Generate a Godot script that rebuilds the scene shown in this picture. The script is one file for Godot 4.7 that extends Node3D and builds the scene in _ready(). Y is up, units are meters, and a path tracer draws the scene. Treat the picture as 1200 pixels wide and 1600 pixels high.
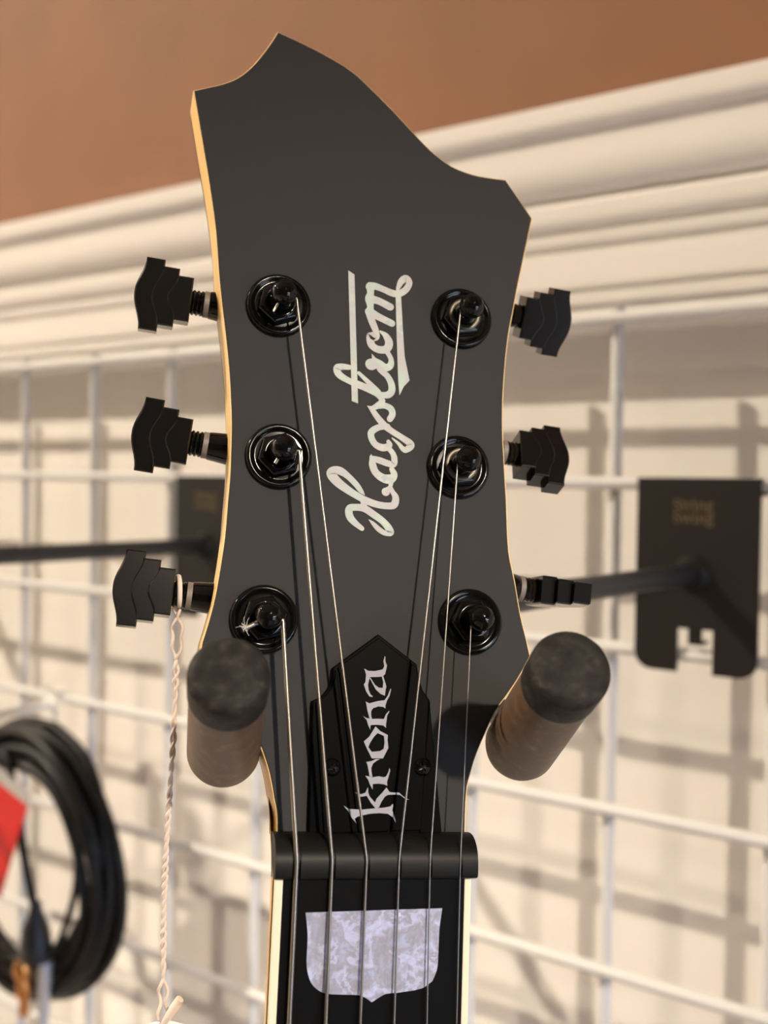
extends Node3D
# A guitar headstock on a wall hanger in a music shop, in front of a white gridwall.
# Room axes: x along the gridwall to the right, y up, z out of the wall into the shop.

const HEAD_OUTLINE := [-29.18, 192.06, -22.94, 190.1, -16.52, 187.63, -10.1, 184.48, -5.22, 180.56, 0.51, 175.49, 6.19, 169.99, 11.11, 165.61, 16.03, 162.55, 21.8, 161.05, 26.76, 160.82, 30.54, 160.92, 37.6, 151.32, 35.84, 142.86, 33.93, 133.65, 32.56, 126.5, 31.12, 118.43, 30.2, 109.2, 29.77, 101.95, 29.71, 94.8, 30.2, 85.39, 30.69, 77.35, 31.26, 65.07, 32.77, 57.77, 34.19, 49.78, 35.72, 43.82, 36.55, 40.25, 33.51, 34.94, 30.63, 30.87, 27.71, 26.99, 25.25, 21.86, 23.57, 18, 22.37, 14.52, 21.33, 10.4, 20.92, 5.21, 20.81, -1.05, -21.38, -1.13, -21.59, 3.95, -22.27, 6.76, -22.96, 10, -23.95, 13.64, -25.27, 17.08, -26.62, 20.15, -29.22, 25.03, -32.21, 29.09, -35.75, 32.86, -39.26, 36.07, -39.72, 39.54, -39.16, 42.08, -38.36, 45.36, -37.36, 50.52, -36.61, 56.59, -35.91, 64.03, -35.66, 71.98, -35.43, 78.68, -35.51, 83.93, -35.71, 90.73, -36.24, 97.11, -36.91, 103.53, -38.05, 111.37, -39.34, 119.28, -40.37, 126.33, -41.69, 137.54, -43.8, 149.16, -46.24, 160.85, -48.72, 172.69, -45.12, 174.24, -42.14, 175.52, -38.5, 177.82, -35.25, 181.32, -32.75, 185.16, -30.61, 189.01]
const LOGO_STROKES := [-4.17, 127.56, 1.07, -3.02, 127.96, 0.91, -0.87, 127.41, 0.8, 1.71, 126.61, 0.88, 3.42, 126.88, 0.84, 4.9, 128.1, 0.81, 5.65, 129.86, 0.78, 4.85, 130.92, 0.87, 3.68, 130.06, 0.81, 2.86, 128.19, 0.49, 2.72, 127.46, 0.3, -4.07, 127.79, 1.07, -3.99, 126.04, 0.85, -4.16, 124.49, 1.15, -3.94, 122.54, 0.8, -4.12, 121.21, 1.14, -4.16, 124.44, 1.12, -2.08, 124.29, 0.91, 0.97, 123.07, 0.94, -4.12, 121.21, 1.11, -1.77, 120.17, 0.9, 1.48, 118.88, 0.85, -4.12, 121.21, 1.06, -3.54, 119.1, 0.9, -2.54, 116.83, 0.79, -1.87, 115.17, 0.42, -2.48, 114.56, 0.53, -3.55, 115.2, 1.06, -3.5, 113.05, 0.9, -1.79, 111.93, 0.9, 0.31, 112.27, 0.97, 0.87, 113.95, 0.98, 0.03, 115.59, 0.74, -1.37, 116.56, 0.25, 0.32, 111.73, 0.64, 1.42, 109.9, 0.61, 1.35, 108.28, 0.83, 0.2, 107.52, 0.9, -1.5, 108.31, 1, -3.38, 108.01, 1.47, -3.27, 110.6, 0.06, -2.57, 109.27, 0.58, -1.29, 108.33, 0.95, -1.26, 107.05, 0.74, -0.4, 106.28, 0.74, 0.67, 105.43, 0.74, 1.66, 103.6, 0.82, 1.76, 101.8, 0.86, 0.77, 100.75, 0.84, -0.9, 100.7, 0.63, -8.75, 106.71, 0.64, -10.41, 106.69, 0.78, -11.63, 106.21, 0.88, -11.07, 104.68, 0.88, -8.87, 103.46, 0.75, -6.78, 102.78, 0.88, -4.06, 101.88, 0.89, -1.53, 100.74, 0.84, -0.34, 99.16, 0.63, -6.34, 105.54, 0.42, -4.95, 104.34, 0.52, -3.03, 102.61, 0.68, -1.54, 101.27, 0.73, -0.35, 99.27, 0.63, -1.26, 98.13, 0.78, -2.8, 97.24, 0.52, -4.09, 97.59, 0.08, -1.25, 97.92, 0.78, 0.2, 98.05, 0.73, 1.64, 97.44, 0.79, 2.08, 96.11, 0.79, 1.48, 94.86, 0.75, -3.95, 97.56, 0.1, -2.89, 96.71, 0.57, -1.39, 94.85, 0.75, 0.31, 93.11, 0.81, 2.22, 91.81, 0.75, 4.54, 90.55, 0.75, 6.77, 89.02, 0.89, 5.64, 87.67, 0.73, 4.8, 87.85, 0.63, 3.73, 89.01, 0.42, 2.14, 90.24, 0.15, 0.94, 92.96, 0.73, -1.13, 92.61, 0.75, -2.86, 91.37, 0.81, -2.89, 89.91, 0.78, -1.86, 88.33, 0.78, 0.02, 87.7, 0.88, 1.5, 88.41, 0.75, 1.23, 89.32, 0.48, 1.26, 87.76, 0.62, 2.32, 86.6, 0.65, 2.77, 85.29, 0.75, 2.63, 83.86, 0.73, 1.13, 84.01, 0.78, -0.74, 84.55, 0.78, -2.6, 85.01, 0.62, -2.83, 85.82, 0.06, -2.56, 84.85, 0.62, -2.46, 83.42, 0.87, -1.7, 81.62, 0.87, -0.03, 80.41, 0.98, 1.83, 80.25, 1.14, 2.8, 81.35, 0.83, 2.2, 82.65, 0.62, 2.05, 79.65, 0.72, 1.91, 78.4, 0.46, 0.87, 77.1, 1.01, 1.98, 78.41, 0.41, 2.52, 77.22, 0.57, 3.27, 75.84, 0.81, 2.95, 74.18, 0.88, 1.56, 73.77, 0.8, -0.9, 73.9, 0.8, -3.37, 74.54, 0.84, -5.84, 75.58, 0.83, -8.72, 77.2, 0.96, -11, 78.86, 1.11, -12.26, 80.49, 1.13, -11.58, 81.46, 0.81, -10.16, 81.27, 0.96, -8.41, 80.28, 0.76, -6.32, 78.4, 0.69, -5.06, 76.86, 0.56, -4.18, 76.01, 0.08, -4.59, 74.66, 0.61, -4.15, 73.07, 0.71, -4.62, 67.99, 0.56, -6.48, 69.37, 0.76, -7.63, 70.8, 0.89, -7.68, 72.51, 0.86, -6.17, 72.92, 0.81, -4.14, 72.76, 0.86, -2.07, 71.59, 0.84, 0.21, 70.12, 0.8, 1.67, 68.6, 0.87, 2.27, 67.43, 0.74, 0.88, 67.3, 0.61, -0.56, 68.05, 0.63, -2.02, 69.37, 0.46, -3.02, 70.21, 0.08]
const LOGO_SIZES := [11.0, 5.0, 3.0, 3.0, 12.0, 6.0, 3.0, 7.0, 9.0, 4.0, 4.0, 5.0, 11.0, 8.0, 8.0, 7.0, 3.0, 17.0, 2.0, 14.0]
const LOGO_BAR := [-9.66, 131.17, -8.1, 130.28, -6.34, 97.96, -7.86, 98.45]
const LOGO_UNDERLINE := [2.25, 126.13, 3.6, 126.29, 4.17, 118.44, 4.79, 110.9, 6.12, 104.9, 4.77, 103.27, 3.71, 100.93, 3.32, 104.57, 2.99, 110.71, 2.54, 119.9]
const COVER := [-0.52, 43.56, 8.58, 37.14, 9.08, 34, 10.02, 31.45, 11.71, 29.22, 14.91, 0.22, -14.95, -0.13, -15.1, 28.28, -13.13, 29.32, -11.47, 31.33, -10.81, 33.32, -10.74, 35.72]
const COVER_CENTRE := [-0.65, 42.69, 6.47, 37.71, 2.64, 0.59, -4.1, 0.36, -9.39, 34.5, -9.87, 35.75]
const COVER_RIGHT := [6.93, 37.37, 8.29, 36.56, 8.79, 33.84, 9.73, 31.3, 11.34, 28.92, 9.9, 0.88, 3.07, 0.66]
const COVER_LEFT := [-10.28, 35.17, -9.81, 34.06, -4.53, 0.36, -11.74, 0.21, -14.52, 27.95, -12.83, 29.05, -11.17, 31.06, -10.44, 33.33]
const LETTER_A0 := [-3.83, 35.73, -2.94, 35.27, -1.32, 35.26, 0.44, 35.68, 0.8, 36.4, 0.55, 37.54, 0.85, 38.69, 1, 38.55, 1.02, 37.55, 1.43, 36.57, 1.06, 34.7, 0.48, 34.11, -0.7, 33.96, -2.46, 33.87, -2.66, 33.01, -2.86, 32.15, -2.68, 31.03, -2.22, 30.06, -1.62, 29.63, -1.91, 29.5, -2.5, 29.63, -3.26, 30.73, -3.81, 32.19, -3.46, 32.7, -3.35, 34.4]
const LETTER_A1 := [-2.31, 33.73, -1.25, 32.21, -0.35, 31.6, 0.54, 31.56, 0.65, 32.84, 0.26, 34.1, 0.63, 34.12, 1.02, 32.99, 1.38, 31.94, 1.17, 30.87, 1.09, 29.88, 0.12, 30.2, -1.08, 31.22, -1.99, 32.75, -2.58, 33.79]
const LETTER_N0 := [-3.28, 28.48, -2.46, 28.08, -0.57, 28.63, 1.04, 28.89, 1.75, 29.9, 2.31, 31.47, 2.49, 31.34, 2.19, 29.91, 1.63, 28.9, 1.24, 27.76, 1.25, 27.06, 0.78, 27.4, -0.4, 27.47, -1.56, 27.05, -1.98, 26.41, -1.96, 25.43, -1.77, 24.67, -2.31, 24.79, -2.86, 26.53, -3.12, 27.92]
const LETTER_N1 := [-3.85, 25.31, -2.97, 24.85, -1.77, 24.69, -0.19, 24.78, 0.98, 24.74, 1.4, 25.8, 2.12, 26.55, 2.19, 26.41, 1.7, 25.53, 1.58, 24.4, 1.45, 23.42, 1.51, 22.79, 0.87, 23.33, -0.45, 23.44, -2.05, 23.33, -2.1, 22.29, -2.64, 23.46, -2.96, 24.43]
const LETTER_R0 := [-2.87, 15.35, -1.72, 15.51, -0.71, 15.98, 0.23, 16.03, -0.56, 15.6, -1.27, 15.03, -1.68, 14.07, -1.59, 13.24, -1.35, 12.15, -2, 12.28, -2.32, 13.78, -2.57, 14.88]
const LETTER_R1 := [-2.94, 12.4, -2.14, 12.25, -1.34, 12.08, 0.1, 12.33, 1.26, 12.12, 1.77, 12.33, 2.25, 13.3, 2.46, 14.13, 2.66, 13.58, 2.28, 12.2, 1.98, 11.1, 2.06, 10.28, 1.3, 10.61, 0.13, 10.73, -1.24, 10.64, -1.25, 9.48, -1.88, 10.5, -2.27, 11.45]
const LETTER_K0 := [-7.7, 6.03, -6.47, 5.3, -3.61, 5.18, -0.61, 5.48, 1.41, 5.63, 2.85, 5.91, 3.39, 6.46, 3.5, 6.05, 3.3, 5.1, 3.76, 3.88, 4.15, 2.46, 3.47, 3.61, 2.3, 4.34, 0.28, 4.47, -1.73, 4.32, -4.29, 3.76, -5.13, 3.28, -4.68, 2.28, -5.85, 3.55, -6.45, 4.69]
const LETTER_K1 := [-2.3, 9.95, -2.2, 8.72, -1.82, 7.91, -0.64, 6.7, -0.03, 5.45, -0.46, 5.45, -1.5, 6.55, -2.54, 8.11, -3.83, 7.89, -5.21, 8.83, -4.71, 8.66, -3.84, 8.43, -2.85, 8.78]
const LETTER_K2 := [1.89, 9.93, 2.56, 8.98, 3.66, 8.86, 4.75, 8.87, 5.86, 7.99, 7.19, 7.32, 6.31, 7.47, 4.98, 8.39, 3.67, 8.44, 2.22, 8.36, 1.5, 7.94, 0.8, 6.85, 0.25, 5.65, -0.61, 5.59, -0.64, 6.7, -0.3, 7.52, 0.62, 8.48]
const LETTER_O_OUT := [-0.91, 23.08, 0.16, 22.13, 1.94, 21.26, 1.89, 20.22, 2.14, 18.49, 0.95, 16.18, -1.59, 16.13, -2.8, 18.32, -3.49, 19.76, -2.28, 20.82]
const LETTER_O_IN := [-0.41, 21.63, 0.33, 21.37, 1.06, 21.04, 1.24, 19.65, 1.05, 18.26, 0.26, 17.76, -1.62, 17.54, -2.44, 18.53, -2.1, 19.44, -1.19, 20.85]
const COVER_SCREWS := [-10.44, 14.06, 9.99, 14.46]
const INLAY := [-15.63, -6.13, 14.2, -5.55, 13.88, -9.97, 13.99, -14.8, 13.97, -18.67, 13.08, -21.27, 10.92, -22.73, 5.57, -23.53, 2.91, -23.73, 1.4, -24.5, -0.02, -25.41, -1.49, -24.41, -2.85, -23.83, -5.99, -23.6, -10.33, -23.2, -12.86, -21.65, -14.16, -19.33, -14.73, -16.36, -14.84, -11.25]
const TUNER_POSTS := [-26.19, 120.1, -24.7, 83.52, -26.47, 45.95, 18.91, 121.96, 18.41, 84.38, 21.64, 47.59]
const STRING_POINTS := [-23.27, 45.1, 7.6, -18.46, -4.67, 8.3, -17.77, -38.13, 2.15, -21.11, 83.23, 7.6, -10.95, -4.69, 8.3, -10.04, -38.4, 2.09, -23.04, 119.39, 7.6, -3.5, -4.7, 8.3, -2.6, -38.66, 2.04, 16.66, 122.86, 7.6, 3.58, -4.72, 8.3, 4.8, -38.92, 1.99, 16.18, 85.4, 7.6, 10.44, -4.73, 8.3, 12.02, -39.17, 1.94, 19.68, 49.18, 7.6, 17.25, -4.75, 8.3, 18.69, -39.4, 1.89]
const STRING_TAILS := [-28.98, 44.15, 6.8, -31.02, 43.23, 6.8, -25.48, 81.58, 6.8, -26.29, 80.19, 6.8, -27.11, 118.05, 6.8, -28.21, 115.9, 6.8]
const GUITAR_AT := Vector3(0.53969, 1.62465, 0.28699)
const GUITAR_X := Vector3(0.639242, -0.058457, -0.766780)
const GUITAR_Y := Vector3(-0.130633, 0.974360, -0.183187)
const GUITAR_Z := Vector3(0.757829, 0.217268, 0.615216)
const PEG_ENDS := [0.5395, 1.6657, 0.3323, 0.5095, 1.6405, 0.3037, 0.5874, 1.6668, 0.2872, 0.5568, 1.6404, 0.2541]

const SQ := 0.0762      # one square of the gridwall
const GRID_TOP := 1.78
const FRET_V := -9.7    # where the fretboard plane starts, in guitar millimetres
const FRET_H := 6.3
const FRET_ANGLE := 11.5

var M := {}
var used := {}

# ------------------------------------------------------------------ helpers

func numbered(called: String) -> String:
	if not used.has(called):
		used[called] = 0
		return called
	used[called] += 1
	return "%s_%03d" % [called, used[called]]

func tag(o: Node, label: String, category := "", group := "", kind := "") -> void:
	if label != "": o.set_meta("label", label)
	if category != "": o.set_meta("category", category)
	if group != "": o.set_meta("group", group)
	if kind != "": o.set_meta("kind", kind)

func thing(called: String, at: Vector3, label: String, category: String, group := "") -> Node3D:
	var o := Node3D.new()
	o.name = numbered(called)
	o.position = at
	add_child(o)
	tag(o, label, category, group)
	return o

func obj(called: String, mesh: Mesh, m: Material, parent: Node, at := Vector3.ZERO) -> MeshInstance3D:
	var o := MeshInstance3D.new()
	o.name = called
	o.mesh = mesh
	o.material_override = m
	o.position = at
	o.cast_shadow = GeometryInstance3D.SHADOW_CASTING_SETTING_ON
	parent.add_child(o, true)
	return o

func struct(called: String, mesh: Mesh, m: Material, label: String) -> MeshInstance3D:
	var o := obj(called, mesh, m, self)
	tag(o, label, "", "", "structure")
	return o

class Shape:
	var st := SurfaceTool.new()
	func _init() -> void:
		st.begin(Mesh.PRIMITIVE_TRIANGLES)
	func tri(a: Vector3, b: Vector3, c: Vector3, na: Vector3, nb: Vector3, nc: Vector3) -> void:
		var g := (b - a).cross(c - a)
		if g.length_squared() < 1e-22: return
		if g.dot(na + nb + nc) > 0.0:      # front faces run clockwise
			var t := b; b = c; c = t
			t = nb; nb = nc; nc = t
		st.set_normal(na); st.add_vertex(a)
		st.set_normal(nb); st.add_vertex(b)
		st.set_normal(nc); st.add_vertex(c)
	func flat(a: Vector3, b: Vector3, c: Vector3, out: Vector3) -> void:
		var n := (b - a).cross(c - a)
		if n.length_squared() < 1e-24: return
		n = n.normalized()
		if n.dot(out) < 0.0: n = -n
		tri(a, b, c, n, n, n)
	func quad(a: Vector3, b: Vector3, c: Vector3, d: Vector3, out: Vector3) -> void:
		flat(a, b, c, out); flat(a, c, d, out)
	func smooth_quad(a: Vector3, b: Vector3, c: Vector3, d: Vector3, na: Vector3, nb: Vector3, nc: Vector3, nd: Vector3) -> void:
		tri(a, b, c, na, nb, nc); tri(a, c, d, na, nc, nd)
	func box(lo: Vector3, hi: Vector3, t := Transform3D.IDENTITY) -> void:
		for ax in 3:
			for s in 2:
				var o := Vector3.ZERO; o[ax] = -1.0 if s == 0 else 1.0
				var u := (ax + 1) % 3
				var w := (ax + 2) % 3
				var p: Array[Vector3] = []
				for k in 4:
					var q := Vector3.ZERO
					q[ax] = lo[ax] if s == 0 else hi[ax]
					q[u] = hi[u] if k == 1 or k == 2 else lo[u]
					q[w] = hi[w] if k >= 2 else lo[w]
					p.append(t * q)
				quad(p[0], p[1], p[2], p[3], t.basis * o)
	# r and height pairs turned round an axis that starts at `at` and runs along basis.z
	func lathe(prof: Array, t: Transform3D, segs := 32, turn := 0.0) -> void:
		var n := prof.size()
		var seg_n: Array[Vector2] = []
		for i in n - 1:
			var d: Vector2 = prof[i + 1] - prof[i]
			seg_n.append(Vector2(d.y, -d.x).normalized())
		for i in n - 1:
			var n0: Vector2 = seg_n[i]
			var n1: Vector2 = seg_n[i]
			if i > 0 and seg_n[i - 1].dot(seg_n[i]) > 0.72: n0 = (seg_n[i - 1] + seg_n[i]).normalized()
			if i < n - 2 and seg_n[i + 1].dot(seg_n[i]) > 0.72: n1 = (seg_n[i + 1] + seg_n[i]).normalized()
			for k in segs:
				var a := turn + TAU * k / segs
				var b := turn + TAU * (k + 1) / segs
				var fa := a
				var fb := b
				if segs <= 8:
					fa = (a + b) * 0.5; fb = fa
				var P: Array[Vector3] = []
				var N: Array[Vector3] = []
				for c in [[i, a, n0, fa], [i, b, n0, fb], [i + 1, b, n1, fb], [i + 1, a, n1, fa]]:
					var pr: Vector2 = prof[c[0]]
					P.append(t * Vector3(cos(c[1]) * pr.x, sin(c[1]) * pr.x, pr.y))
					N.append((t.basis * Vector3(cos(c[3]) * c[2].x, sin(c[3]) * c[2].x, c[2].y)).normalized())
				smooth_quad(P[0], P[1], P[2], P[3], N[0], N[1], N[2], N[3])
	# a round tube along points; radii is one number or one per point
	func tube(points: Array, radii, sides := 10, cap := true) -> void:
		var n := points.size()
		var up := Vector3.UP
		var d0: Vector3 = (points[1] - points[0]).normalized()
		if absf(d0.dot(up)) > 0.9: up = Vector3.RIGHT
		var u := (up - d0 * up.dot(d0)).normalized()
		var prev: Array = []
		for i in n:
			var d: Vector3
			if i == 0: d = points[1] - points[0]
			elif i == n - 1: d = points[n - 1] - points[n - 2]
			else: d = (points[i + 1] - points[i]).normalized() + (points[i] - points[i - 1]).normalized()
			d = d.normalized()
			u = (u - d * u.dot(d)).normalized()
			var w := d.cross(u)
			var r: float = radii if radii is float else radii[i]
			var ring: Array = []
			for k in sides:
				var nn: Vector3 = u * cos(TAU * k / sides) + w * sin(TAU * k / sides)
				ring.append([points[i] + nn * r, nn])
			if i > 0:
				for k in sides:
					var k2 := (k + 1) % sides
					smooth_quad(prev[k][0], prev[k2][0], ring[k2][0], ring[k][0], prev[k][1], prev[k2][1], ring[k2][1], ring[k][1])
			if cap and (i == 0 or i == n - 1):
				var o: Vector3 = -d if i == 0 else d
				for k in sides: flat(points[i], ring[k][0], ring[(k + 1) % sides][0], o)
			prev = ring
	# an outline in the xy plane pulled from z0 to z1, its upper edge rounded off by `bevel`
	func prism(poly: PackedVector2Array, z0: float, z1: float, t: Transform3D, bevel := 0.0, round_below := 0.0) -> void:
		var ccw := poly.duplicate()
		if Geometry2D.is_polygon_clockwise(ccw): ccw.reverse()
		var n := ccw.size()
		var en: Array[Vector2] = []
		for i in n:
			var d := (ccw[(i + 1) % n] - ccw[i]).normalized()
			en.append(Vector2(d.y, -d.x))
		var inset := func(by: float) -> PackedVector2Array:
			var r := PackedVector2Array()
			for i in n:
				var m: Vector2 = en[i] + en[(i + n - 1) % n]
				m = m / maxf(0.5, m.length_squared() * 0.5)
				r.append(ccw[i] - m * by)
			return r
		var rings: Array = []
		var zs: Array[float] = []
		if round_below > 0.0:
			rings.append(inset.call(round_below)); zs.append(z0)
			rings.append(ccw); zs.append(z0 + round_below)
		else:
			rings.append(ccw); zs.append(z0)
		if bevel > 0.0:
			rings.append(ccw); zs.append(z1 - bevel)
			rings.append(inset.call(bevel * 0.3)); zs.append(z1 - bevel * 0.3)
			rings.append(inset.call(bevel)); zs.append(z1)
		else:
			rings.append(ccw); zs.append(z1)
		for e in 2:
			var ring: PackedVector2Array = rings[0] if e == 0 else rings[-1]
			var z: float = z0 if e == 0 else z1
			var o := Vector3(0, 0, -1 if e == 0 else 1)
			var idx := Geometry2D.triangulate_polygon(ccw)
			if idx.is_empty(): print("an outline of ", n, " points could not be filled")
			for k in range(0, idx.size(), 3):
				flat(t * Vector3(ring[idx[k]].x, ring[idx[k]].y, z), t * Vector3(ring[idx[k + 1]].x, ring[idx[k + 1]].y, z), t * Vector3(ring[idx[k + 2]].x, ring[idx[k + 2]].y, z), t.basis * o)
		for r in rings.size() - 1:
			var A: PackedVector2Array = rings[r]
			var Bq: PackedVector2Array = rings[r + 1]
			var dz: float = zs[r + 1] - zs[r]
			for i in n:
				var j := (i + 1) % n
				var ni := Vector3(en[i].x, en[i].y, 0)
				var lift := (A[i] - Bq[i]).length() / maxf(1e-9, dz)
				if r == 0 and round_below > 0.0: lift = -lift
				var na := ni
				var nb := ni
				if en[i].dot(en[(i + n - 1) % n]) > 0.8: na = ni + Vector3(en[(i + n - 1) % n].x, en[(i + n - 1) % n].y, 0)
				if en[i].dot(en[j]) > 0.8: nb = ni + Vector3(en[j].x, en[j].y, 0)
				na = (na.normalized() + Vector3(0, 0, lift)).normalized()
				nb = (nb.normalized() + Vector3(0, 0, lift)).normalized()
				smooth_quad(t * Vector3(A[i].x, A[i].y, zs[r]), t * Vector3(A[j].x, A[j].y, zs[r]), t * Vector3(Bq[j].x, Bq[j].y, zs[r + 1]), t * Vector3(Bq[i].x, Bq[i].y, zs[r + 1]),
					(t.basis * na).normalized(), (t.basis * nb).normalized(), (t.basis * nb).normalized(), (t.basis * na).normalized())
	func done() -> ArrayMesh:
		st.index()
		return st.commit()

func v2s(a: Array) -> PackedVector2Array:
	var r := PackedVector2Array()
	for i in range(0, a.size(), 2): r.append(Vector2(a[i], a[i + 1]))
	return r

func v3s(a: Array, k: int) -> Vector3:
	return Vector3(a[3 * k], a[3 * k + 1], a[3 * k + 2])

func axis_frame(at: Vector3, along: Vector3, scale := 1.0) -> Transform3D:
	var z := along.normalized()
	var x := Vector3.UP.cross(z)
	if x.length() < 0.05: x = Vector3.RIGHT.cross(z)
	x = x.normalized()
	return Transform3D(Basis(x * scale, z.cross(x) * scale, z * scale), at)

func smooth_path(keys: Array, steps: int) -> Array:
	var c := Curve3D.new()
	for i in keys.size():
		var d: Vector3 = keys[mini(i + 1, keys.size() - 1)] - keys[maxi(i - 1, 0)]
		c.add_point(keys[i], -d / 6.0, d / 6.0)
	var r: Array = []
	for i in steps + 1: r.append(c.samplef(float(i) / steps * (keys.size() - 1)))
	return r

func offset_poly(p: PackedVector2Array, by: float) -> PackedVector2Array:
	var q := p.duplicate()
	if Geometry2D.is_polygon_clockwise(q): q.reverse()
	var n := q.size()
	var r := PackedVector2Array()
	for i in n:
		var d0 := (q[i] - q[(i + n - 1) % n]).normalized()
		var d1 := (q[(i + 1) % n] - q[i]).normalized()
		var m := Vector2(d0.y, -d0.x) + Vector2(d1.y, -d1.x)
		m = m / maxf(0.6, m.length_squared() * 0.5)
		r.append(q[i] + m * by)
	return r

# splines an outline, keeping the corners whose turn is sharp
func soften(p: PackedVector2Array, parts := 3, sharp := 0.86) -> PackedVector2Array:
	var n := p.size()
	var r := PackedVector2Array()
	var corner: Array[bool] = []
	for i in n:
		corner.append((p[i] - p[(i + n - 1) % n]).normalized().dot((p[(i + 1) % n] - p[i]).normalized()) < sharp)
	for i in n:
		var b := p[i]
		var c := p[(i + 1) % n]
		var l := b.distance_to(c) / 3.0
		var tb := (c - p[(i + n - 1) % n]).normalized()
		var tc := (p[(i + 2) % n] - b).normalized()
		if corner[i]: tb = (c - b).normalized()
		if corner[(i + 1) % n]: tc = (c - b).normalized()
		for k in parts: r.append(b.bezier_interpolate(b + tb * l, c - tc * l, c, float(k) / parts))
	return r

# ------------------------------------------------------------------ materials

func mat(color: Color, rough: float, metal := 0.0, spec := 0.5) -> StandardMaterial3D:
	var m := StandardMaterial3D.new()
	m.albedo_color = color
	m.roughness = rough
	m.metallic = metal
	m.metallic_specular = spec
	return m

func noise(seed_: int, freq: float, octaves := 4, kind := FastNoiseLite.TYPE_SIMPLEX_SMOOTH) -> FastNoiseLite:
	var f := FastNoiseLite.new()
	f.seed = seed_
	f.noise_type = kind
	f.frequency = freq
	f.fractal_octaves = octaves
	return f

# a seamless picture: noise values run through a list of colours
func speckle(size: int, f: FastNoiseLite, stops: Array, stretch := Vector2.ONE) -> ImageTexture:
	var src := f.get_seamless_image(size, size)
	var im := Image.create(size, size, false, Image.FORMAT_RGB8)
	for y in size:
		for x in size:
			var v := src.get_pixel(int(x * stretch.x) % size, int(y * stretch.y) % size).r * (stops.size() - 1)
			var k := clampi(int(v), 0, stops.size() - 2)
			im.set_pixel(x, y, (stops[k] as Color).lerp(stops[k + 1], v - k))
	im.generate_mipmaps()
	return ImageTexture.create_from_image(im)

func bumps(size: int, f: FastNoiseLite, depth: float) -> ImageTexture:
	var im := f.get_seamless_image(size, size)
	im.convert(Image.FORMAT_RGBA8)
	im.bump_map_to_normal_map(depth)
	return ImageTexture.create_from_image(im)

func planar(m: StandardMaterial3D, per_metre: float) -> StandardMaterial3D:
	m.uv1_triplanar = true
	m.uv1_scale = Vector3.ONE * per_metre
	return m

func g(v: float) -> Color:
	return Color(v, v, v)

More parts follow.
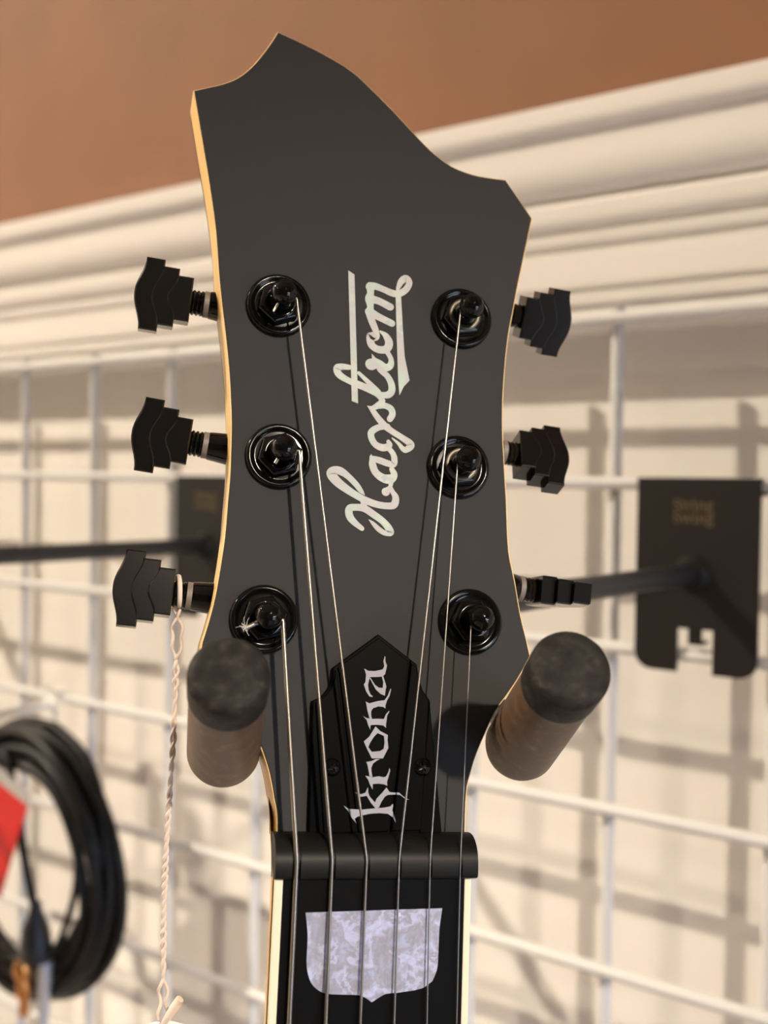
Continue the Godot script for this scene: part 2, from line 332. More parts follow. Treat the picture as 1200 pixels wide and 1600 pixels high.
func materials() -> void:
	M.plaster = mat(Color(0.90, 0.885, 0.86), 0.8)
	M.plaster.albedo_texture = speckle(256, noise(3, 0.01, 5), [Color(0.96, 0.955, 0.95), Color(1, 1, 1)])
	planar(M.plaster, 1.2)
	M.terracotta = mat(Color(0.53, 0.355, 0.24), 0.75)
	M.terracotta.albedo_texture = speckle(256, noise(5, 0.02, 5), [Color(0.94, 0.94, 0.94), Color(1, 1, 1)])
	planar(M.terracotta, 1.5)
	M.trim = mat(Color(0.91, 0.895, 0.875), 0.45)
	M.ceiling = mat(Color(0.82, 0.80, 0.76), 0.9)
	M.floor = mat(Color(0.60, 0.56, 0.52), 0.5)
	M.shopwall = mat(Color(0.36, 0.34, 0.33), 0.85)
	M.grid = mat(Color(0.80, 0.80, 0.80), 0.5, 0.0, 0.35)
	M.hook = mat(Color(0.90, 0.89, 0.87), 0.35)
	M.glass = mat(Color(0.95, 0.98, 1.0, 0.06), 0.02)
	M.glass.transparency = BaseMaterial3D.TRANSPARENCY_ALPHA
	# guitar
	M.satin = mat(g(0.222), 0.60, 0.0, 0.12)
	M.satin.normal_enabled = true
	M.satin.normal_texture = bumps(256, noise(11, 0.09, 3), 1.2)
	M.satin.normal_scale = 0.18
	planar(M.satin, 70.0)
	M.binding = mat(Color(0.90, 0.755, 0.50), 0.35)
	M.neck_binding = mat(Color(0.90, 0.86, 0.75), 0.35)
	M.neck_side = mat(Color(0.80, 0.62, 0.33), 0.3)
	M.ebony = mat(g(0.05), 0.5, 0.0, 0.2)
	M.ebony.albedo_texture = speckle(256, noise(17, 0.03, 4), [g(0.8), g(1.0)], Vector2(1, 8))
	planar(M.ebony, 25.0)
	M.nut = mat(g(0.085), 0.40, 0.0, 0.22)
	M.cover = mat(g(0.035), 0.35, 0.0, 0.10)
	M.cover_ink = mat(Color(0.60, 0.60, 0.63), 0.5, 0.0, 0.3)
	M.gloss = mat(g(0.03), 0.08, 0.0, 0.42)
	M.gloss_button = mat(Color(0.05, 0.046, 0.045), 0.15, 0.0, 0.5)
	M.worn = mat(Color(0.36, 0.345, 0.31), 0.42, 0.8)
	M.grey_ring = mat(Color(0.45, 0.42, 0.40), 0.5)
	M.nickel = mat(Color(0.66, 0.63, 0.585), 0.32, 1.0)
	M.steel = mat(Color(0.66, 0.645, 0.62), 0.3, 1.0)
	M.screw = mat(g(0.06), 0.18, 0.6)
	var warp := noise(23, 0.011, 4)
	warp.domain_warp_enabled = true
	warp.domain_warp_amplitude = 55.0
	warp.domain_warp_frequency = 0.012
	M.pearl = mat(Color(0.79, 0.80, 0.785), 0.45, 0.0, 0.15)
	M.pearl.albedo_texture = speckle(256, warp, [Color(0.78, 0.84, 0.88), Color(0.95, 0.97, 0.94), Color(0.91, 0.88, 0.91), Color(0.88, 0.95, 0.93), Color(1, 0.99, 0.93)])
	planar(M.pearl, 26.0)
	M.pearloid = mat(Color(0.92, 0.93, 0.97), 0.22, 0.0, 0.7)
	M.pearloid.albedo_texture = speckle(512, warp, [Color(0.50, 0.51, 0.54), Color(0.72, 0.74, 0.83), Color(0.62, 0.61, 0.63), Color(0.80, 0.82, 0.92), Color(0.60, 0.60, 0.63), Color(0.90, 0.92, 1.0)])
	planar(M.pearloid, 20.0)
	# hanger
	M.rubber_cap = mat(Color(1, 1, 1), 0.62, 0.0, 0.25)
	M.rubber_cap.albedo_texture = speckle(512, noise(31, 0.018, 6), [Color(0.085, 0.083, 0.08), Color(0.115, 0.11, 0.105), Color(0.165, 0.155, 0.145), Color(0.31, 0.285, 0.26)])
	M.rubber_cap.normal_enabled = true
	M.rubber_cap.normal_texture = bumps(256, noise(33, 0.06, 4), 3.0)
	M.rubber_cap.normal_scale = 0.5
	planar(M.rubber_cap, 28.0)
	M.rubber = mat(Color(1, 1, 1), 0.45, 0.0, 0.35)
	M.rubber.albedo_texture = speckle(512, noise(37, 0.022, 6), [Color(0.29, 0.225, 0.175), Color(0.335, 0.262, 0.205), Color(0.365, 0.29, 0.228), Color(0.52, 0.44, 0.36)])
	planar(M.rubber, 24.0)
	M.powder = mat(Color(0.10, 0.094, 0.086), 0.5, 0.0, 0.35)
	M.powder_arm = mat(Color(0.13, 0.138, 0.15), 0.42)
	M.gold_ink = mat(Color(0.42, 0.355, 0.23), 0.45, 0.2)
	# small goods
	M.cord = mat(Color(0.84, 0.79, 0.75), 0.9, 0.0, 0.2)
	M.paper = mat(Color(0.93, 0.93, 0.94), 0.7)
	M.cable = mat(Color(0.075, 0.075, 0.078), 0.45, 0.0, 0.35)
	M.boot = mat(Color(0.12, 0.124, 0.13), 0.5)
	M.brass = mat(Color(0.78, 0.53, 0.30), 0.28, 1.0)
	M.chrome = mat(Color(0.84, 0.86, 0.88), 0.35, 0.6)
	M.red_card = mat(Color(0.80, 0.06, 0.06), 0.45)
	M.grey_card = mat(Color(0.70, 0.69, 0.68), 0.5)
	M.lint = mat(Color(0.92, 0.90, 0.90), 0.9)
	M.lamp_shell = mat(Color(0.85, 0.84, 0.82), 0.5)
	M.bulb = mat(Color(1, 0.93, 0.82), 0.5)
	M.bulb.emission_enabled = true
	M.bulb.emission = Color(1.0, 0.82, 0.60)
	M.bulb.emission_energy_multiplier = 60.0

# ------------------------------------------------------------------ the scene

func _ready() -> void:
	view()
	materials()
	lamps()
	room()
	gridwall()
	hangers()
	guitar()
	neighbour()
	price_tag()
	cable_goods()

func view() -> void:
	var cam := Camera3D.new()
	cam.name = "camera"
	cam.transform = Transform3D(Basis(Vector3(0.79704, 0.01554, -0.60372), Vector3(-0.0272, 0.99958, -0.01017), Vector3(0.60331, 0.02453, 0.79713)).orthonormalized(), Vector3(0.68847, 1.70146, 0.48188))
	var lens := CameraAttributesPhysical.new()
	lens.frustum_focal_length = 26.288
	lens.frustum_focus_distance = 0.254
	lens.frustum_near = 0.02
	lens.frustum_far = 50.0
	lens.exposure_aperture = 7.6
	cam.attributes = lens
	add_child(cam)
	cam.current = true
	var sky := ProceduralSkyMaterial.new()
	sky.sky_top_color = Color(0.42, 0.60, 0.92)
	sky.sky_horizon_color = Color(0.72, 0.83, 0.97)
	sky.ground_horizon_color = Color(0.62, 0.66, 0.70)
	sky.ground_bottom_color = Color(0.35, 0.36, 0.38)
	sky.energy_multiplier = SKY_ENERGY
	var e := Environment.new()
	e.background_mode = Environment.BG_SKY
	e.sky = Sky.new()
	e.sky.sky_material = sky
	e.tonemap_mode = Environment.TONE_MAPPER_LINEAR
	e.tonemap_exposure = 1.0
	e.sdfgi_enabled = true
	e.ssao_enabled = true
	e.ssil_enabled = true
	var w := WorldEnvironment.new()
	w.name = "surroundings"
	w.environment = e
	add_child(w)

const SKY_ENERGY := 36.0

const CEILING := 4.4

# a small lamp head under the ceiling; with an aim it is a spot, else it shines all round
func lamp(at: Vector3, energy: float, color: Color, label: String, aim := Vector3.ZERO, half_angle := 0.0) -> void:
	var t := thing("ceiling_lamp", at, label, "lamp", "ceiling lamps of the shop")
	var spot := half_angle > 0.0
	var down := (aim - at).normalized() if spot else Vector3.DOWN
	var s := Shape.new()
	s.lathe([Vector2(0.0, -0.10), Vector2(0.052, -0.10), Vector2(0.060, -0.09), Vector2(0.062, 0.035), Vector2(0.058, 0.035), Vector2(0.054, -0.05), Vector2(0.0, -0.05)], axis_frame(Vector3.ZERO, down), 32)
	obj("lamp_shade", s.done(), M.lamp_shell, t)
	s = Shape.new()
	s.tube([-down * 0.09, Vector3(0, CEILING - at.y, 0)], 0.010, 10)
	obj("stem", s.done(), M.lamp_shell, t)
	var b := SphereMesh.new()
	b.radius = 0.048; b.height = 0.096
	obj("bulb", b, M.bulb, t)
	var l: Light3D
	if spot:
		var sl := SpotLight3D.new()
		sl.spot_angle = half_angle
		sl.spot_angle_attenuation = 1.0
		sl.spot_range = 12.0
		sl.spot_attenuation = 2.0
		l = sl
	else:
		var ol := OmniLight3D.new()
		ol.omni_range = 12.0
		ol.omni_attenuation = 2.0
		l = ol
	l.name = "lamp_light"
	l.light_energy = energy
	l.light_color = color
	l.light_size = 0.047
	l.shadow_enabled = true
	t.add_child(l)
	if spot: l.basis = Basis.looking_at(down, Vector3.UP)

func lamps() -> void:
	lamp(Vector3(-2.15, 4.25, 1.96), 36.0, Color(1.0, 0.935, 0.84), "ceiling lamp up to the left, the one that lights the gridwall")
	lamp(Vector3(2.65, 2.95, 1.33), 9.0, Color(1.0, 0.935, 0.85), "small ceiling spotlight to the right, turned to the guitar", Vector3(0.50, 1.560, 0.25), 6.2)
	lamp(Vector3(-0.6, 4.25, 4.4), 3.0, Color(1.0, 0.95, 0.88), "ceiling lamp by the far wall of the shop")

func slab(lo: Vector3, hi: Vector3) -> ArrayMesh:
	var s := Shape.new()
	s.box(lo, hi)
	return s.done()

func room() -> void:
	var x0 := -3.2; var x1 := 3.2; var z0 := -0.04; var z1 := 5.4; var y1 := CEILING; var th := 0.15
	struct("floor", slab(Vector3(x0 - th, -th, z0 - th), Vector3(x1 + th, 0, z1 + th)), M.floor, "grey brown shop floor")
	struct("ceiling", slab(Vector3(x0 - th, y1, z0 - th), Vector3(x1 + th, y1 + th, z1 + th)), M.ceiling, "pale shop ceiling")
	struct("wall_back", slab(Vector3(x0 - th, 0, z0 - th), Vector3(x1 + th, GRID_TOP + 0.05, z0)), M.plaster, "cream white wall behind the wire grid")
	struct("wall_upper", slab(Vector3(x0 - th, GRID_TOP + 0.05, z0 - th), Vector3(x1 + th, y1, z0)), M.terracotta, "terracotta painted wall above the white moulding")
	struct("wall_left", slab(Vector3(x0 - th, 0, z0), Vector3(x0, y1, z1)), M.ceiling, "pale painted side wall of the shop")
	struct("wall_front", slab(Vector3(x0 - th, 0, z1), Vector3(x1 + th, y1, z1 + th)), M.shopwall, "grey painted far wall of the shop")
	# right wall with the shop window
	var wy0 := 0.35; var wy1 := 1.85; var wz0 := 0.10; var wz1 := 1.15
	var s := Shape.new()
	s.box(Vector3(x1, 0, z0), Vector3(x1 + th, y1, wz0))
	s.box(Vector3(x1, 0, wz1), Vector3(x1 + th, y1, z1))
	s.box(Vector3(x1, 0, wz0), Vector3(x1 + th, wy0, wz1))
	s.box(Vector3(x1, wy1, wz0), Vector3(x1 + th, y1, wz1))
	struct("wall_right", s.done(), M.shopwall, "grey painted wall with the shop window")
	s = Shape.new()
	s.box(Vector3(x1 + 0.05, wy0, wz0), Vector3(x1 + 0.10, wy0 + 0.06, wz1))
	s.box(Vector3(x1 + 0.05, wy1 - 0.06, wz0), Vector3(x1 + 0.10, wy1, wz1))
	for z: float in [wz0, (wz0 + wz1) * 0.5 - 0.03, wz1 - 0.06]:
		s.box(Vector3(x1 + 0.05, wy0 + 0.06, z), Vector3(x1 + 0.10, wy1 - 0.06, z + 0.06))
	var w := struct("window_1", s.done(), M.trim, "white framed shop window")
	obj("pane", slab(Vector3(x1 + 0.072, wy0 + 0.05, wz0 + 0.05), Vector3(x1 + 0.078, wy1 - 0.05, (wz0 + wz1) * 0.5)), M.glass, w)
	obj("pane", slab(Vector3(x1 + 0.072, wy0 + 0.05, (wz0 + wz1) * 0.5), Vector3(x1 + 0.078, wy1 - 0.05, wz1 - 0.05)), M.glass, w)
	# cornice: depth out of the grid plane and height above the top wire, from the bottom up
	var prof: Array = [Vector2(-0.04, -0.001), Vector2(-0.0125, -0.001), Vector2(-0.0115, 0.0005)]
	# each step: where it starts and ends in height, how far it stands out, how round its lower edge is
	for e: Array in [[0.0092, 0.0152, -0.0095, 0.0022], [0.0168, 0.0352, -0.0080, 0.0030], [0.0372, 0.0440, -0.0062, 0.0042], [0.0456, 0.0570, -0.0030, 0.0070], [0.0615, 0.0870, 0.0040, 0.0150], [0.0890, 0.1010, 0.0100, 0.0060]]:
		var depth: float = minf(e[3] * 0.7, 0.009)
		prof.append(Vector2(e[2] - depth - 0.0012, e[0] - 0.0004))
		for k in 9:
			var a := deg_to_rad(90.0 - 90.0 * k / 8)
			prof.append(Vector2(e[2] - depth + depth * cos(a), e[0] + e[3] * (1.0 - sin(a))))
		prof.append(Vector2(e[2] + 0.0004, e[1]))
	prof.append(Vector2(0.0085, 0.1022))
	prof.append(Vector2(-0.04, 0.1022))
	s = Shape.new()
	var pts := prof.size()
	for i in pts - 1:
		var a: Vector2 = prof[i]
		var b: Vector2 = prof[i + 1]
		var d := (b - a).normalized()
		var o := Vector3(0, -d.x, d.y)
		var na := o
		var nb := o
		if i > 0:
			var dp: Vector2 = (a - prof[i - 1]).normalized()
			if dp.dot(d) > 0.8: na = (o + Vector3(0, -dp.x, dp.y)).normalized()
		if i < pts - 2:
			var dn: Vector2 = (prof[i + 2] - b).normalized()
			if dn.dot(d) > 0.8: nb = (o + Vector3(0, -dn.x, dn.y)).normalized()
		s.smooth_quad(Vector3(x0, GRID_TOP + a.y, a.x), Vector3(x1, GRID_TOP + a.y, a.x), Vector3(x1, GRID_TOP + b.y, b.x), Vector3(x0, GRID_TOP + b.y, b.x), na, na, nb, nb)
	struct("trim_1", s.done(), M.trim, "white stepped cornice moulding between grid and terracotta wall")

func gridwall() -> void:
	var t := thing("gridwall_panel", Vector3(0.27, 1.1, 0), "white wire gridwall panel covering the cream wall", "gridwall")
	var x0 := -5; var x1 := 12; var y1 := 20
	var v := CylinderMesh.new()
	v.top_radius = 0.003; v.bottom_radius = 0.003; v.height = y1 * SQ + 0.012; v.radial_segments = 16; v.rings = 0
	for i in range(x0, x1 + 1):
		obj("vertical_wire", v, M.grid, t, Vector3(i * SQ, GRID_TOP - y1 * SQ * 0.5, -0.003) - t.position)
	var h := CylinderMesh.new()
	h.top_radius = 0.003; h.bottom_radius = 0.003; h.height = (x1 - x0) * SQ + 0.012; h.radial_segments = 16; h.rings = 0
	for j in y1 + 1:
		var o := obj("horizontal_wire", h, M.grid, t, Vector3((x0 + x1) * 0.5 * SQ, GRID_TOP - j * SQ, 0.0028) - t.position)
		o.rotation_degrees = Vector3(0, 0, 90)
	# wall stand-offs near the panel's edges
	for i: int in [x0 + 1, x1 - 1]:
		for j: int in [2, 10, 18]:
			var s := Shape.new()
			s.tube([Vector3(i * SQ + 0.02, GRID_TOP - j * SQ, -0.0399), Vector3(i * SQ + 0.02, GRID_TOP - j * SQ, 0.001)], 0.006, 12)
			obj("wall_bracket", s.done(), M.grid, t, -t.position)

# ------------------------------------------------------------------ hangers

func hangers() -> void:
	var at := Vector3(0.5013, 1.664, 0.006)
	var t := thing("guitar_hanger", at, "black hanger holding the guitar, plate right of the headstock", "guitar hanger", "guitar hangers hooked on the grid")
	var W := Transform3D(Basis.IDENTITY, -at)
	# plate
	var left := 0.4735; var right := 0.5292; var top := 1.7050; var bottom := 1.6205; var nx0 := 0.4935; var nx1 := 0.5098; var ny := 1.6400
	var p := PackedVector2Array([Vector2(left, top), Vector2(right, top)])
	for k in 7:
		var a := deg_to_rad(-90.0 * k / 6)
		p.append(Vector2(right - 0.008 + 0.008 * cos(a), bottom + 0.008 + 0.008 * sin(a)))
	p.append_array([Vector2(nx1, bottom), Vector2(nx1, ny), Vector2(nx0, ny), Vector2(nx0, bottom)])
	for k in 7:
		var a := deg_to_rad(-90.0 - 90.0 * k / 6)
		p.append(Vector2(left + 0.008 + 0.008 * cos(a), bottom + 0.008 + 0.008 * sin(a)))
	var s := Shape.new()
	s.prism(p, 0.0062, 0.0082, W, 0.0003)
	var plate := obj("back_plate", s.done(), M.powder, t)
	s = Shape.new()
	s.box(Vector3(left, top - 0.0002, -0.0025), Vector3(right, top + 0.0015, 0.0082), W)
	s.box(Vector3(left, top - 0.006, -0.0025), Vector3(right, top + 0.0015, -0.0008), W)
	obj("top_hook", s.done(), M.powder, plate)
	s = Shape.new()
	s.box(Vector3(0.4985, 1.6330, -0.001), Vector3(0.5045, 1.6345, 0.0075), W)
	s.box(Vector3(0.4985, 1.6345, 0.0060), Vector3(0.5045, 1.6420, 0.0075), W)
	obj("lower_hook", s.done(), M.powder, plate)
	for r in 2:
		var text := TextMesh.new()
		var font := SystemFont.new()
		font.font_names = PackedStringArray(["Droid Serif"])
		font.font_italic = true
		text.font = font
		text.font_size = 64
		text.text = ["String", "Swing"][r]
		text.pixel_size = 0.0062 / 64.0
		text.depth = 0.0001
		text.curve_step = 4.0
		var o := obj("gold_lettering", text, M.gold_ink, plate, Vector3(0.5000, 1.6945 - r * 0.0056, 0.0083) - at)
		o.set_meta("label", "gold lettering")
	# arm
	s = Shape.new()
	var elbow := Vector3(0.5000, 1.6640, 0.236)
	s.tube([Vector3(0.5, 1.6645, 0.0075) - at, elbow - at], 0.0046, 20)
	obj("arm", s.done(), M.powder_arm, t)
	s = Shape.new()
	s.lathe([Vector2(0.0, 0.0045), Vector2(0.0058, 0.0045), Vector2(0.0066, 0.0032), Vector2(0.0085, 0.0), Vector2(0, 0)], axis_frame(Vector3(0.5, 1.6645, 0.0080) - at, Vector3(0, 0, 1)), 24)
	obj("weld_boss", s.done(), M.powder, t)
	# swivelling yoke and the two padded pegs
	var el := v3s(PEG_ENDS, 1) - at
	var er := v3s(PEG_ENDS, 3) - at
	var tl := v3s(PEG_ENDS, 0) - at
	var tr := v3s(PEG_ENDS, 2) - at
	var mid := elbow - at
	s = Shape.new()
	var path := smooth_path([tl.lerp(el, 0.55), el.lerp(tl, 0.05), mid.lerp(el, 0.6) + Vector3(0, -0.002, -0.012), mid + Vector3(-0.004, 0, 0.008), mid + Vector3(0.008, 0, 0.004), mid.lerp(er, 0.62) + Vector3(0.002, -0.004, -0.012), er.lerp(tr, 0.05), tr.lerp(er, 0.55)], 70)
	s.tube(path, 0.0034, 14)
	obj("yoke", s.done(), M.powder_arm, t)
	s = Shape.new()
	s.lathe([Vector2(0, -0.012), Vector2(0.0065, -0.012), Vector2(0.0075, -0.010), Vector2(0.0075, 0.012), Vector2(0.006, 0.0145), Vector2(0, 0.0145)], axis_frame(mid, Vector3(0, 0, 1)), 24)
	obj("swivel_hub", s.done(), M.powder_arm, t)
	for side in 2:
		var tip: Vector3 = tl if side == 0 else tr
		var end: Vector3 = el if side == 0 else er
		var f := axis_frame(end, tip - end)
		var L := (tip - end).length()
		var k := 1.0 if side == 0 else 1.03
		var r0 := 0.0081 * k; var r1 := 0.00755 * k
		s = Shape.new()
		var prof: Array = [Vector2(0, -0.0006), Vector2(r0 * 0.86, -0.0006), Vector2(r0 * 0.96, 0.0004), Vector2(r0, 0.002)]
		for q in 6: prof.append(Vector2(lerpf(r0, r1, q / 5.0), lerpf(0.003, L - 0.006, q / 5.0)))
		s.lathe(prof, f, 48)
		var peg := obj("peg", s.done(), M.rubber, t)
		peg.set_meta("label", "brown rubber peg")
		s = Shape.new()
		var rc := r1 + 0.00035
		var cap: Array = [Vector2(r1 - 0.0002, L - 0.0105), Vector2(rc - 0.0001, L - 0.0104), Vector2(rc, L - 0.0100), Vector2(rc, L - 0.0022)]
		for q in 9:
			var a := deg_to_rad(90.0 * q / 8)
			cap.append(Vector2(rc - 0.0024 + 0.0024 * cos(a), L - 0.0022 + 0.0022 * sin(a)))
		cap.append(Vector2(rc * 0.4, L + 0.0004))
		cap.append(Vector2(0, L + 0.0005))
		s.lathe(cap, f, 48)
		var c := obj("end_cap", s.done(), M.rubber_cap, peg)
		c.set_meta("label", "scuffed black rubber cap")
	# the neighbouring hanger, four squares to the left
	var o := t.duplicate() as Node3D
	o.name = numbered("guitar_hanger")
	add_child(o)
	o.position = at + Vector3(-4.0 * SQ, -0.0015, 0)
	tag(o, "black hanger partly hidden behind the left edge of the headstock", "guitar hanger", "guitar hangers hooked on the grid")

# ------------------------------------------------------------------ the guitar
# modelled in millimetres: x across the headstock, y up its length, z out of its face

const MM := Transform3D(Basis(Vector3(0.001, 0, 0), Vector3(0, 0.001, 0), Vector3(0, 0, 0.001)), Vector3.ZERO)

func fret_frame() -> Transform3D:
	var a := deg_to_rad(FRET_ANGLE)
	var b := Basis(Vector3.RIGHT, Vector3(0, cos(a), sin(a)), Vector3(0, -sin(a), cos(a)))
	return MM * Transform3D(b, Vector3(0, FRET_V, FRET_H))

func ribbon(s: Shape, strokes: Array, z: float, t: Transform3D) -> void:
	# a brush stroke: x, y, half width triples joined by a spline
	var c := Curve3D.new()
	for i in strokes.size():
		var d: Vector3 = strokes[mini(i + 1, strokes.size() - 1)] - strokes[maxi(i - 1, 0)]
		c.add_point(strokes[i], -d / 6.0, d / 6.0)
	var prev: Array = []
	var steps := (strokes.size() - 1) * 6
	for i in steps + 1:
		var u := float(i) / steps * (strokes.size() - 1)
		var p := c.samplef(u)
		var q := c.samplef(minf(u + 0.02, strokes.size() - 1.0))
		var o := c.samplef(maxf(u - 0.02, 0.0))
		var d := Vector2(q.x - o.x, q.y - o.y).normalized()
		var m := Vector2(-d.y, d.x) * maxf(p.z, 0.01)
		var row := [Vector3(p.x + m.x, p.y + m.y, z), Vector3(p.x - m.x, p.y - m.y, z), Vector3(p.x, p.y, 0.0), maxf(p.z, 0.01)]
		if i > 0:
			s.quad(t * prev[0], t * prev[1], t * row[1], t * row[0], Vector3(0, 0, 1))
			for e in 2: s.quad(t * prev[e], t * row[e], t * Vector3(row[e].x, row[e].y, 0), t * Vector3(prev[e].x, prev[e].y, 0), Vector3(m.x, m.y, 0) * (1 if e == 0 else -1))
		prev = row
		if i == 0 or i == steps:
			var zd := z - 0.0012 if i == 0 else z + 0.0012
			for k in 14:
				var a := TAU * k / 14
				var b := TAU * (k + 1) / 14
				var r: float = row[3]
				s.flat(t * Vector3(p.x, p.y, zd), t * Vector3(p.x + cos(a) * r, p.y + sin(a) * r, zd), t * Vector3(p.x + cos(b) * r, p.y + sin(b) * r, zd), Vector3(0, 0, 1))

func poly_on(s: Shape, a: Array, z0: float, z1: float, t := MM) -> void:
	s.prism(v2s(a), z0, z1, t)

func guitar() -> void:
	var gt := thing("electric_guitar", GUITAR_AT, "matte black electric guitar with cream binding, hanging by its headstock", "guitar")
	gt.basis = Basis(GUITAR_X, GUITAR_Y, GUITAR_Z).orthonormalized()
	# ---- headstock
	var outline := soften(v2s(HEAD_OUTLINE), 3)
	var s := Shape.new()
	s.prism(outline, -1.2, 0.0, MM, 0.25)
	s.prism(offset_poly(outline, 0.05), -14.0, -10.2, MM, 0.0, 1.2)
	var head := obj("headstock", s.done(), M.satin, gt)
	s = Shape.new()
	s.prism(offset_poly(outline, 0.28), -10.3, -0.35, MM, 0.2)
	obj("binding", s.done(), M.binding, head).set_meta("label", "cream binding along the edge")
	s = Shape.new()
	var at := 0
	var layer := 0.05
	for n: int in LOGO_SIZES:
		var st: Array = []
		for k in n: st.append(v3s(LOGO_STROKES, at + k))
		at += n
		ribbon(s, st, layer, MM)
		layer += 0.004
	poly_on(s, LOGO_BAR, 0.0, layer)
	poly_on(s, LOGO_UNDERLINE, 0.0, layer + 0.004)
	obj("script_logo", s.done(), M.pearl, head).set_meta("label", "pearl script lettering")
	# ---- neck, fretboard, binding, frets, inlay
	var F := fret_frame()
	var edge := func(side: int, v: float) -> float:
		return (-22.55 + 0.020 * -v) if side == 0 else (20.43 + 0.044 * -v)
	var far := -260.0
	s = Shape.new()
	var rows := 24
	var prev: Array = []
	for i in rows + 1:
		var v := lerpf(0.9, far, float(i) / rows)
		var a: float = edge.call(0, v)
		var b: float = edge.call(1, v)
		var ring: Array = []
		for k in 21:
			var q := PI * k / 20.0
			var c := (a + b) * 0.5
			var w := (b - a) * 0.5 + 0.25
			ring.append([F * Vector3(c - signf(cos(q)) * pow(absf(cos(q)), 0.55) * w, v, -1.5 - pow(sin(q), 0.9) * 19.0), (F.basis * Vector3(-cos(q) * 15.0, 0, -sin(q) * w)).normalized()])
		if i > 0:
			for k in 20: s.smooth_quad(prev[k][0], prev[k + 1][0], ring[k + 1][0], ring[k][0], prev[k][1], prev[k + 1][1], ring[k + 1][1], ring[k][1])
		prev = ring
	# the heel of the headstock runs up from the neck behind the nut
	var Hb: Array = []
	for k in 21:
		var q := PI * k / 20.0
		Hb.append([MM * Vector3(-1.0 - cos(q) * 21.6, 14.0, -13.6 - sin(q) * 1.0), Vector3(-cos(q), 0, -sin(q))])
	var first: Array = []
	for k in 21:
		var q := PI * k / 20.0
		var a: float = edge.call(0, 0.9)
		var b: float = edge.call(1, 0.9)
		first.append([F * Vector3((a + b) * 0.5 - signf(cos(q)) * pow(absf(cos(q)), 0.55) * ((b - a) * 0.5 + 0.25), 0.9, -1.5 - pow(sin(q), 0.9) * 19.0), Vector3(-cos(q), 0, -sin(q))])
	for k in 20: s.smooth_quad(first[k][0], first[k + 1][0], Hb[k + 1][0], Hb[k][0], first[k][1], first[k + 1][1], Hb[k + 1][1], Hb[k][1])
	obj("neck", s.done(), M.neck_side, gt).set_meta("label", "amber lacquered neck")
	s = Shape.new()
	s.prism(PackedVector2Array([Vector2(edge.call(0, 0.9) + 1.75, 0.9), Vector2(edge.call(1, 0.9) - 1.6, 0.9), Vector2(edge.call(1, far) - 1.6, far), Vector2(edge.call(0, far) + 1.75, far)]), -5.6, 0.0, F)
	var board := obj("fretboard", s.done(), M.ebony, gt)
	for side in 2:
		s = Shape.new()
		var o := 1.75 if side == 0 else -1.6
		s.prism(PackedVector2Array([Vector2(edge.call(side, 0.9), 0.9), Vector2(edge.call(side, 0.9) + o, 0.9), Vector2(edge.call(side, far) + o, far), Vector2(edge.call(side, far), far)]), -1.6, 0.0, F, 0.3)
		obj("binding", s.done(), M.neck_binding, board).set_meta("label", "ivory fretboard binding")
	s = Shape.new()
	s.prism(soften(v2s(INLAY), 3, 0.8), -0.1, 0.04, F)
	obj("shield_inlay", s.done(), M.pearloid, board).set_meta("label", "pearl shield inlay")
	for k in range(1, 9):
		var v := -(628.0 - 628.0 / pow(2.0, k / 12.0)) + 0.4
		s = Shape.new()
		var pa := F * Vector3(edge.call(0, v) + 1.8, v, 0.0)
		var pb := F * Vector3(edge.call(1, v) - 1.6, v, 0.0)
		s.tube([pa, pa.lerp(pb, 0.02), pa.lerp(pb, 0.98), pb], [0.0004, 0.00105, 0.00105, 0.0004], 12)
		obj("fret", s.done(), M.nickel, board)
	# ---- nut
	var gauges: Array[float] = [0.585, 0.455, 0.33, 0.215, 0.165, 0.13]
	var crest: Array = []
	for k in 6: crest.append(v3s(STRING_POINTS, k * 3 + 1))
	var prof: Array = [Vector2(0.35, 0.0), Vector2(0.3, 2.2), Vector2(-0.1, 4.2), Vector2(-1.0, 6.0), Vector2(-2.2, 7.2), Vector2(-3.6, 7.95), Vector2(-5.0, 8.25), Vector2(-6.6, 8.35), Vector2(-8.0, 8.25), Vector2(-8.55, 7.95), Vector2(-8.8, 7.3), Vector2(-8.8, 2.0)]
	var xs: Array = []      # x, slot index or -1
	var lo := -22.75; var hi := 21.55
	for e: float in [0.0, 0.12, 0.4, 0.9, 1.6]: xs.append([lo + e, -1, e])
	for k in 6:
		var w: float = gauges[k] + 0.28
		xs.append([crest[k].x - w - 0.1, -1, 9.0]); xs.append([crest[k].x - w, k, 9.0]); xs.append([crest[k].x + w, k, 9.0]); xs.append([crest[k].x + w + 0.1, -1, 9.0])
		if k < 5: xs.append([(crest[k].x + crest[k + 1].x) * 0.5, -1, 9.0])
	for e: float in [1.6, 0.9, 0.4, 0.12, 0.0]: xs.append([hi - e, -1, e])
	s = Shape.new()
	var surf := func(col: Array, p: Vector2) -> Vector3:
		var h := p.y
		if col[1] >= 0 and p.x < -3.0 and h > 6.0: h = minf(h, 8.3 - gauges[col[1]] - 0.05 - maxf(0.0, -4.7 - p.x) * 0.18)
		var e: float = col[2]
		if e < 1.6: h = h - (1.6 - sqrt(maxf(0.0, 1.6 * 1.6 - (1.6 - e) * (1.6 - e)))) * 0.45 * clampf(h / 6.0, 0, 1)
		return MM * Vector3(col[0], p.x, h)
